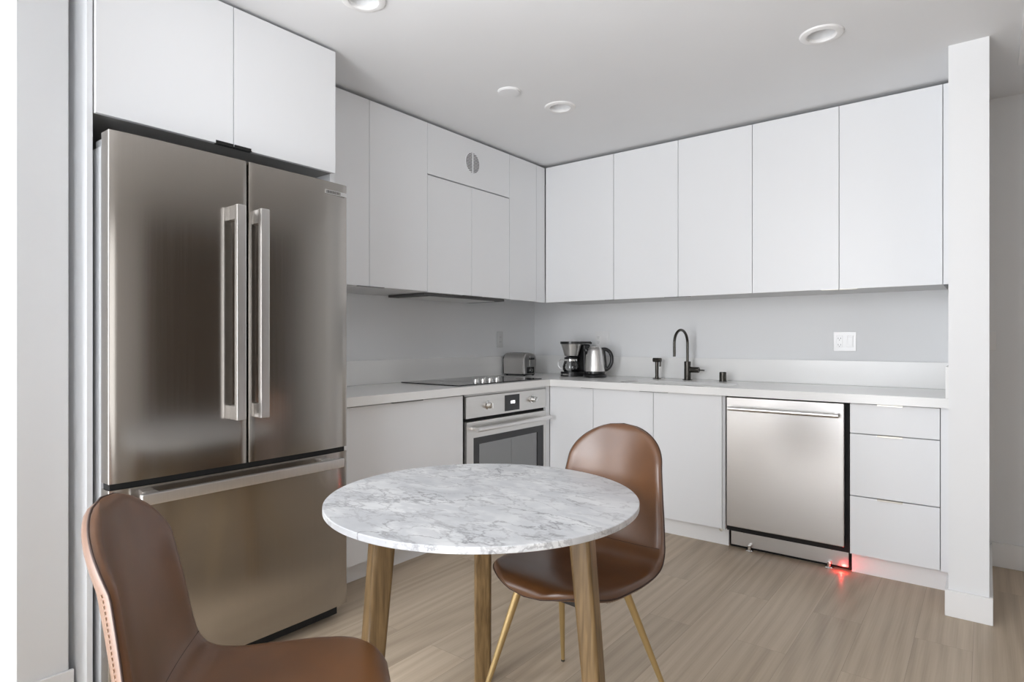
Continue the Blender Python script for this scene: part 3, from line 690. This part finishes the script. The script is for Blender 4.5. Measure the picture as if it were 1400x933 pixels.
# ---------------------------------------------------------------- tap set
def lth(prof, c, seg=24, mat=None): return lathe(bmesh.new(), prof, c, seg, mat)
FYT = 3.905; fx = -1.568
t = thing('tap', 'tall dark metal tap with arched spout behind the sink', 'tap', (fx, FYT, ZC))
obj('base_flange', lth([(0.0, 0.0004), (0.032, 0.0004), (0.032, 0.004), (0.027, 0.006), (0.0, 0.006)], (fx, FYT, ZC)), 'dark_metal', t)
obj('tap_body', lth([(0.022, 0.006), (0.022, 0.122), (0.020, 0.125), (0.0, 0.125)], (fx, FYT, ZC)), 'dark_metal', t)
zt = ZC + 0.245; R = 0.088
dv = Vector((-0.10, -0.995, 0)).normalized()          # the spout swings out over the basin
pts = [(fx, FYT, ZC + 0.118), (fx, FYT, zt)]
for i in range(1, 17):
    a = PI * i / 16; pts.append(Vector((fx, FYT, zt)) + dv * (R - R * math.cos(a)) + Vector((0, 0, R * math.sin(a))))
pts.append(Vector((fx, FYT, zt - 0.085)) + dv * 2 * R)
obj('spout', tube(bmesh.new(), pts, 0.0088, 16), 'dark_metal', t)
bm = bmesh.new(); tube(bm, [(fx + 0.018, FYT, ZC + 0.070), (fx + 0.075, FYT, ZC + 0.070), (fx + 0.080, FYT, ZC + 0.070)], [0.019, 0.019, 0.016], 20)
hb = obj('lever_hub', bm, 'dark_metal', t)
obj('lever', tube(bmesh.new(), [(fx + 0.078, FYT, ZC + 0.070), (fx + 0.115, FYT - 0.004, ZC + 0.068)], 0.0042, 12), 'dark_metal', hb)
sx = -1.786
t = thing('side_sprayer', 'short dark metal sprayer with a flat head left of the tap', 'sprayer', (sx, FYT, ZC))
obj('base_flange', lth([(0.0, 0.0004), (0.029, 0.0004), (0.029, 0.004), (0.024, 0.006), (0.0, 0.006)], (sx, FYT, ZC)), 'dark_metal', t)
obj('stem', lth([(0.0135, 0.005), (0.0115, 0.02), (0.0125, 0.118), (0.0, 0.118)], (sx, FYT, ZC)), 'dark_metal', t)
bm = bmesh.new(); tube(bm, [(sx - 0.026, FYT, ZC + 0.130), (sx + 0.030, FYT, ZC + 0.130)], 0.0145, 18); box(bm, sx + 0.020, sx + 0.029, FYT - 0.006, FYT + 0.006, ZC + 0.085, ZC + 0.125, 0.002)
obj('spray_head', bm, 'dark_metal', t)
ax_ = -1.333
t = thing('air_gap_cap', 'small dark cylinder cap standing right of the tap', 'cap', (ax_, FYT, ZC))
obj('cap_body', lth([(0.0, 0.0004), (0.0215, 0.0004), (0.0215, 0.058), (0.019, 0.062), (0.0, 0.062)], (ax_, FYT, ZC)), 'dark_metal', t)
obj('base_ring', lth([(0.0218, 0.0004), (0.0245, 0.0004), (0.0245, 0.004), (0.0218, 0.004)], (ax_, FYT, ZC)), 'black', t)

# ---------------------------------------------------------------- toaster (long axis towards the room)
t = thing('toaster', 'stainless steel two-slot toaster in the worktop corner', 'toaster', (-2.79, 3.66, ZC))
tx0, tx1, ty0, ty1, tz0, tz1 = -2.895, -2.685, 3.585, 3.735, ZC + 0.014, ZC + 0.170
def toaster_shell(x0, x1, ins):
    bm = bmesh.new()
    pr = [(ty0 + ins, tz0), (ty0 + ins, tz1 - 0.045)] + [(ty0 + ins + 0.045 - 0.045 * math.cos(a), tz1 - ins - 0.045 + 0.045 * math.sin(a)) for a in [PI / 2 * i / 8 for i in range(1, 9)]]
    pr += [(ty1 - ins - 0.045 + 0.045 * math.sin(a), tz1 - ins - 0.045 + 0.045 * math.cos(a)) for a in [PI / 2 * i / 8 for i in range(0, 9)]] + [(ty1 - ins, tz0)]
    a = [bm.verts.new((x0, y, z)) for y, z in pr]; b = [bm.verts.new((x1, y, z)) for y, z in pr]; k = len(pr)
    for i in range(k): bm.faces.new((a[i], a[(i + 1) % k], b[(i + 1) % k], b[i]))
    bm.faces.new(list(reversed(a))); bm.faces.new(b)
    bmesh.ops.bevel(bm, geom=[e for e in bm.edges if abs(e.verts[0].co.x - e.verts[1].co.x) < 1e-6], offset=0.004, segments=2, affect='EDGES')
    return bm
obj('shell', toaster_shell(tx0 + 0.012, tx1 - 0.016, 0.0), 'steel_dw', t)
obj('rear_cap', toaster_shell(tx0, tx0 + 0.0115, 0.006), 'black', t)
fc = obj('front_cap', toaster_shell(tx1 - 0.0155, tx1, 0.003), 'steel_bar', t)
obj('base', B(tx0 + 0.01, tx1 - 0.008, ty0 + 0.010, ty1 - 0.010, ZC + 0.006, tz0 - 0.0005, 0.002), 'black', t)
bm = bmesh.new()
for y in (3.640, 3.680): box(bm, tx0 + 0.035, tx1 - 0.035, y - 0.010, y + 0.010, tz1 - 0.001, tz1 + 0.0008)
obj('bread_slots', bm, 'black_matte', t)
obj('lever_slot', B(tx1, tx1 + 0.0012, 3.652, 3.668, tz0 + 0.055, tz1 - 0.025), 'chrome', fc)
obj('lever', B(tx1 + 0.001, tx1 + 0.024, 3.637, 3.683, tz1 - 0.050, tz1 - 0.034, 0.004), 'black', fc)
obj('control_strip', B(tx1, tx1 + 0.003, 3.615, 3.705, tz0 + 0.004, tz0 + 0.052, 0.001), 'black', fc)
obj('browning_knob', lth([(0.014, 0.0), (0.013, 0.012), (0.0, 0.012)], (tx1 + 0.003, 3.66, tz0 + 0.027), 20, mR), 'chrome', fc)
for x in (tx0 + 0.03, tx1 - 0.016):
    for y in (ty0 + 0.022, ty1 - 0.022):
        obj('foot', lth([(0.0, 0.0004), (0.008, 0.0004), (0.009, 0.0058), (0.0, 0.0058)], (x, y, ZC), 12), 'black', t)

# ---------------------------------------------------------------- coffee maker (faces the room)
cmx, cmy = -2.405, 3.83; az = math.radians(-14)         # turned slightly towards the camera
t = thing('coffee_maker', 'black and steel drip coffee maker left of the kettle', 'coffee maker', (cmx, cmy, ZC), None, az)
def prism(outline, z0, z1, taper=1.0):
    bm = bmesh.new(); a = [bm.verts.new((x, y, z0)) for x, y in outline]; b = [bm.verts.new((x * taper, y * taper, z1)) for x, y in outline]; k = len(a)
    for i in range(k): bm.faces.new((a[i], a[(i + 1) % k], b[(i + 1) % k], b[i]))
    bm.faces.new(list(reversed(a))); bm.faces.new(b); return bm
hl = [(0.078 * math.cos(a), -0.035 + 0.075 * math.sin(a)) for a in [PI + PI * i / 20 for i in range(21)]]
bm = prism(hl + [(0.078, 0.095), (-0.078, 0.095)], 0.0004, 0.034); bmesh.ops.bevel(bm, geom=[e for e in bm.edges if e.verts[0].co.z > 0.03 and e.verts[1].co.z > 0.03], offset=0.006, segments=3, affect='EDGES')
bs = obj('base', bm, 'black', t, local=True)
bm = bmesh.new()
arc = [PI * 1.5 + math.radians(q) for q in range(-36, 37, 6)]
a = [[bm.verts.new((0.0795 * math.cos(q), -0.035 + 0.0765 * math.sin(q), z)) for q in arc] for z in (0.012, 0.021)]
for i in range(len(arc) - 1): bm.faces.new((a[0][i], a[0][i + 1], a[1][i + 1], a[1][i]))
obj('steel_strip', bm, 'chrome', bs, local=True)
obj('warming_plate', lth([(0.0, 0.0342), (0.055, 0.0342), (0.055, 0.037), (0.0, 0.037)], (0, -0.035, 0), 28), 'black', t, local=True)
obj('tower', B(-0.074, 0.074, 0.030, 0.094, 0.034, 0.235, 0.010, 3), 'black', t, local=True)
obj('brew_funnel', lth([(0.0, 0.148), (0.046, 0.148), (0.052, 0.152), (0.076, 0.238), (0.0, 0.238)], (0, -0.030, 0), 32), 'steel_h', t, local=True)
bm = prism([(0.083 * math.cos(a), -0.032 + 0.080 * math.sin(a)) for a in [PI + PI * i / 20 for i in range(21)]] + [(0.083, 0.098), (-0.083, 0.098)], 0.2385, 0.256)
bmesh.ops.bevel(bm, geom=[e for e in bm.edges if e.verts[0].co.z > 0.25 and e.verts[1].co.z > 0.25], offset=0.005, segments=2, affect='EDGES')
obj('lid', bm, 'black', t, local=True)
cf = obj('carafe', lth([(0.0, 0.0375), (0.052, 0.0375), (0.061, 0.050), (0.062, 0.075), (0.052, 0.108), (0.046, 0.122), (0.048, 0.128)], (0, -0.035, 0), 32), 'glass', t, local=True)
obj('carafe_lid', lth([(0.050, 0.1285), (0.050, 0.138), (0.030, 0.146), (0.0, 0.147)], (0, -0.035, 0), 28), 'black', cf, local=True)
obj('carafe_band', lth([(0.0475, 0.113), (0.0525, 0.113), (0.0505, 0.127), (0.0475, 0.127)], (0, -0.035, 0), 28), 'chrome', cf, local=True)
hp_ = [(-0.049, -0.055, 0.120), (-0.075, -0.070, 0.122), (-0.092, -0.078, 0.105), (-0.094, -0.078, 0.075), (-0.078, -0.070, 0.055), (-0.060, -0.055, 0.056)]
obj('carafe_handle', tube(bmesh.new(), hp_, 0.0042, 10), 'steel_bar', cf, local=True)

# ---------------------------------------------------------------- kettle
kx, ky = -2.215, 3.80
t = thing('kettle', 'stainless steel electric kettle with black loop handle on its base', 'kettle', (kx, ky, ZC), None, math.radians(38))
obj('power_base', lth([(0.0, 0.0004), (0.082, 0.0004), (0.084, 0.014), (0.076, 0.023), (0.0, 0.023)], (0, 0, 0), 36), 'black', t, local=True)
obj('bottom_ring', lth([(0.0, 0.0235), (0.070, 0.0235), (0.0745, 0.028), (0.0735, 0.043), (0.0, 0.043)], (0, 0, 0), 36), 'black', t, local=True)
obj('kettle_body', lth([(0.0, 0.0435), (0.072, 0.0435), (0.0735, 0.050), (0.070, 0.10), (0.064, 0.155), (0.058, 0.190), (0.050, 0.205), (0.040, 0.212), (0.0, 0.212)], (0, 0, 0), 40), 'steel_bar', t, local=True)
ld = obj('lid', lth([(0.0, 0.2125), (0.042, 0.2125), (0.038, 0.219), (0.020, 0.224), (0.0, 0.225)], (0, 0, 0), 32), 'steel_bar', t, local=True)
bm = bmesh.new()   # spout lip on the side away from the handle
vs = [(-0.058, -0.022, 0.165), (-0.058, 0.022, 0.165), (-0.052, 0.024, 0.203), (-0.052, -0.024, 0.203), (-0.086, 0.0, 0.205), (-0.064, 0.0, 0.163)]
v = [bm.verts.new(q) for q in vs]
for f in ((0, 5, 4, 3), (5, 1, 2, 4), (3, 4, 2)): bm.faces.new([v[i] for i in f])
sp = obj('spout', bm, 'black', t, local=True); sm = sp.modifiers.new('thick', 'SOLIDIFY'); sm.thickness = 0.004
hpts = [(0.050, 0, 0.200), (0.080, 0, 0.200), (0.108, 0, 0.180), (0.122, 0, 0.145), (0.120, 0, 0.105), (0.104, 0, 0.072), (0.082, 0, 0.055), (0.070, 0, 0.060)]
def smooth_pts(p, n=6):
    p = [Vector(q) for q in p]; out = []
    for i in range(len(p) - 1):
        p0 = p[max(0, i - 1)]; p1 = p[i]; p2 = p[i + 1]; p3 = p[min(len(p) - 1, i + 2)]
        for k in range(n):
            s = k / n
            out.append(0.5 * ((2 * p1) + (p2 - p0) * s + (2 * p0 - 5 * p1 + 4 * p2 - p3) * s * s + (3 * p1 - p0 - 3 * p2 + p3) * s ** 3))
    out.append(p[-1]); return out
bm = tube(bmesh.new(), smooth_pts(hpts), 0.0130, 14)
tube(bm, [(0.062, 0, 0.200), (0.0715, 0, 0.12), (0.078, 0, 0.058)], 0.0115, 12)
obj('handle', bm, 'black', t, local=True)

# ---------------------------------------------------------------- round table
TX, TY, TZ, TR = -1.140, 1.323, 0.735, 0.4406
VA = math.atan2(-TY, -TX)                      # azimuth from the table towards the camera
t = thing('dining_table', 'round bistro table with white marble top and splayed wooden legs', 'table', (TX, TY, 0))
obj('tabletop', lathe(bmesh.new(), [(0.0, TZ - 0.017), (TR - 0.0015, TZ - 0.017), (TR, TZ - 0.0155), (TR, TZ - 0.0015), (TR - 0.0015, TZ), (0.0, TZ)], (TX, TY, 0), 128), 'marble', t, smooth=40)
bm = bmesh.new(); lathe(bm, [(0.0, TZ - 0.034), (0.16, TZ - 0.034), (0.16, TZ - 0.0175), (0.0, TZ - 0.0175)], (TX, TY, 0), 40)
LEGA = [VA + PI, VA + PI / 3, VA - PI / 3]     # one leg at the back, two towards the camera
for a in LEGA:
    m3 = RZ(a); b2 = B(0.10, 0.320, -0.024, 0.024, TZ - 0.050, TZ - 0.0178, 0.003)
    for v in b2.verts: v.co = m3 @ v.co + Vector((TX, TY, 0))
    me = bpy.data.meshes.new('tmp'); b2.to_mesh(me); b2.free(); bm.from_mesh(me); bpy.data.meshes.remove(me)
obj('support_frame', bm, 'walnut', t)
for a in LEGA:
    m3 = RZ(a); bm = bmesh.new()
    r_top, r_bot, zt_, w0, w1, t0, t1 = 0.297, 0.360, TZ - 0.0175, 0.030, 0.022, 0.029, 0.029
    secs = []
    for q in (0.0, 0.5, 1.0):
        z = 0.0004 + (zt_ - 0.0004) * q; rc = r_bot + (r_top - r_bot) * q; hw = w1 + (w0 - w1) * q; th = t1 + (t0 - t1) * q
        secs.append([bm.verts.new((rc + dx, dy, z)) for dx, dy in rrect(-hw, hw, -th, th, 0.011, 5)])
    for p, q in zip(secs, secs[1:]):
        n_ = len(p)
        for i in range(n_): bm.faces.new((p[i], p[(i + 1) % n_], q[(i + 1) % n_], q[i]))
    bm.faces.new(list(reversed(secs[0]))); bm.faces.new(secs[-1])
    for v in bm.verts: v.co = m3 @ v.co + Vector((TX, TY, 0))
    obj('leg', bm, 'walnut', t)

# ---------------------------------------------------------------- leather shell chairs (local frame: faces -y)
PROF = [(-0.238, 0.437), (-0.222, 0.456), (-0.185, 0.464), (-0.10, 0.458), (0.0, 0.447), (0.09, 0.441), (0.155, 0.450), (0.200, 0.485), (0.224, 0.545), (0.243, 0.630), (0.263, 0.720), (0.280, 0.795), (0.292, 0.855)]
def spline(P, n):
    pts = smooth_pts([(0, y, z) for y, z in P], 24)
    L_ = [0.0]
    for a, b in zip(pts, pts[1:]): L_.append(L_[-1] + (b - a).length)
    out = []; j = 0
    for i in range(n + 1):
        tg = L_[-1] * i / n
        while j < len(L_) - 2 and L_[j + 1] < tg: j += 1
        s = (tg - L_[j]) / max(1e-9, L_[j + 1] - L_[j]); out.append(pts[j].lerp(pts[j + 1], s))
    return out, L_[-1]
NS, NT = 64, 28
PROF = [((y * 0.991 if y < 0.155 else y - 0.001 * max(0, z - 0.45) / 0.4), (0.45 + (z - 0.45) * 1.0605 if (z > 0.45 and y > 0.15) else z) + 0.0067) for y, z in PROF]
CP, CLEN = spline(PROF, NS)
WID = [(0.0, 0.2075), (0.12, 0.225), (0.30, 0.2345), (0.45, 0.230), (0.55, 0.222), (0.68, 0.208), (0.82, 0.1893), (0.92, 0.1777), (1.0, 0.1661)]
def interp(tab, x):
    for (a, va), (b, vb) in zip(tab, tab[1:]):
        if x <= b:
            s = (x - a) / (b - a); s = s * s * (3 - 2 * s) if False else s
            return va + (vb - va) * s
    return tab[-1][1]
def row_param(i):
    # rows crowd towards both ends so that the rounded outline stays round
    s = i / NS; return 0.5 - 0.5 * math.cos(PI * s) if False else s
EF, EB = 0.219, 0.160      # rounded share at the front lip and at the top
def halfw(u):
    b = interp(WID, u)
    if u < EF: k = 1 - u / EF; return b * max(0.0, 1 - k ** 2.5) ** 0.5
    if u > 1 - EB: k = (u - (1 - EB)) / EB; return b * max(0.0, 1 - k ** 2.4) ** 0.5
    return b
us = []
for i in range(NS + 1):
    s = i / NS
    us.append(0.5 * (1 - math.cos(PI * s)) * 0.55 + s * 0.45)
def shell_point(u, tt):
    """centre surface point and normal at share u along the profile and tt in -1..1 across"""
    f = u * NS; i = min(NS - 1, int(f)); p = CP[i].lerp(CP[i + 1], f - i)
    d = (CP[min(NS, i + 2)] - CP[max(0, i - 1)]).normalized()
    n = Vector((0, -d.z, d.y))           # towards the sitter
    h = halfw(u); x = tt * h
    bowl = interp([(0, -0.02), (0.15, -0.03), (0.40, 0.07), (0.55, 0.16), (0.70, 0.23), (0.85, 0.30), (1.0, 0.18)], u)
    lift = bowl * (x * x) / 0.22
    return Vector((x, p.y, p.z)) + n * lift, n
def shell_grid(sign, thick):
    bm = bmesh.new(); rows = []
    for u in us:
        row = []
        for j in range(NT + 1):
            tt = math.sin((j / NT - 0.5) * PI) * 0.6 + (j / NT - 0.5) * 2 * 0.4
            p, n = shell_point(u, tt)
            # pillow: full thickness inside, rolling off to nothing at the rim (distance to the rim in metres)
            h = halfw(u); dr_ = (1 - abs(tt)) * h; de = min(u, 1 - u) * CLEN
            e = min(dr_, de * 1.0) / 0.030; e = min(1.0, max(0.0, e)); k = math.sqrt(max(0.0, 1 - (1 - e) ** 2))
            row.append(bm.verts.new(p + n * sign * thick * k))
        rows.append(row)
    for a, b in zip(rows, rows[1:]):
        for j in range(NT): bm.faces.new((a[j], a[j + 1], b[j + 1], b[j]))
    bmesh.ops.remove_doubles(bm, verts=bm.verts, dist=0.0004)
    return bm
def make_chair(label):
    t = thing('dining_chair', label, 'chair', (0, 0, 0), 'brown leather dining chairs')
    pad = obj('seat_shell', shell_grid(1, 0.017), 'leather', t, smooth=80, local=True)
    obj('outer_shell', shell_grid(-1, 0.014), 'leather', t, smooth=80, local=True)
    rim = [shell_point(u, -1.0)[0] for u in us] + [shell_point(u, 1.0)[0] for u in reversed(us)]
    cl = []
    for p in rim:
        if not cl or (p - cl[-1]).length > 0.004: cl.append(p)
    cl.append(cl[0])
    obj('piping', tube(bmesh.new(), cl, 0.0022, 8, cap=False), 'stitch', pad, local=True)
    sm_ = [shell_point(0.545, q / 14.0) for q in range(-13, 14)]
    obj('waist_seam', tube(bmesh.new(), [p + n * 0.0166 for p, n in sm_], 0.0012, 6), 'stitch', pad, local=True)
    for side in (-1, 1):                          # stitches just behind the rim seam, one run per side
        st = bmesh.new()
        for i in range(70):
            u = 0.14 + 0.72 * i / 70
            a, n = shell_point(u, side * 0.965); b, _ = shell_point(u + 0.006, side * 0.965)
            tube(st, [a - n * 0.0102, b - n * 0.0102], 0.0009, 5)
        obj('stitching', st, 'thread', pad, local=True)
    bm = bmesh.new()
    box(bm, -0.125, 0.125, -0.125, -0.095, 0.405, 0.425, 0.003); box(bm, -0.125, 0.125, 0.075, 0.105, 0.405, 0.422, 0.003); box(bm, -0.02, 0.02, -0.125, 0.105, 0.405, 0.424, 0.003)
    obj('under_frame', bm, 'black', t, local=True)
    for sx_ in (-1, 1):
        for (yt, yb) in ((-0.11, -0.215), (0.09, 0.225)):
            top = Vector((sx_ * 0.122, yt, 0.420)); bot = Vector((sx_ * (0.212 if yb < 0 else 0.220), yb, 0.008))
            l = obj('leg', tube(bmesh.new(), [bot, bot.lerp(top, 0.5), top], [0.0068, 0.0105, 0.0130], 18), 'brass', t, local=True)
            obj('foot_cap', tube(bmesh.new(), [(bot.x, bot.y, 0.0005), (bot.x, bot.y, 0.0085)], 0.0068, 14), 'rubber', l, local=True)
    return t
ch = make_chair('brown leather shell chair behind the marble table, facing it')
ch.location = (-1.026, 1.629, 0); ch.rotation_euler = (0, 0, math.radians(-5.0))
c2 = copy_tree(ch); c2['label'] = 'brown leather shell chair in the lower left foreground, beside the refrigerator'
c2.location = (-1.1285, 0.6555, 0); c2.rotation_euler = (0, 0, math.radians(144.7))
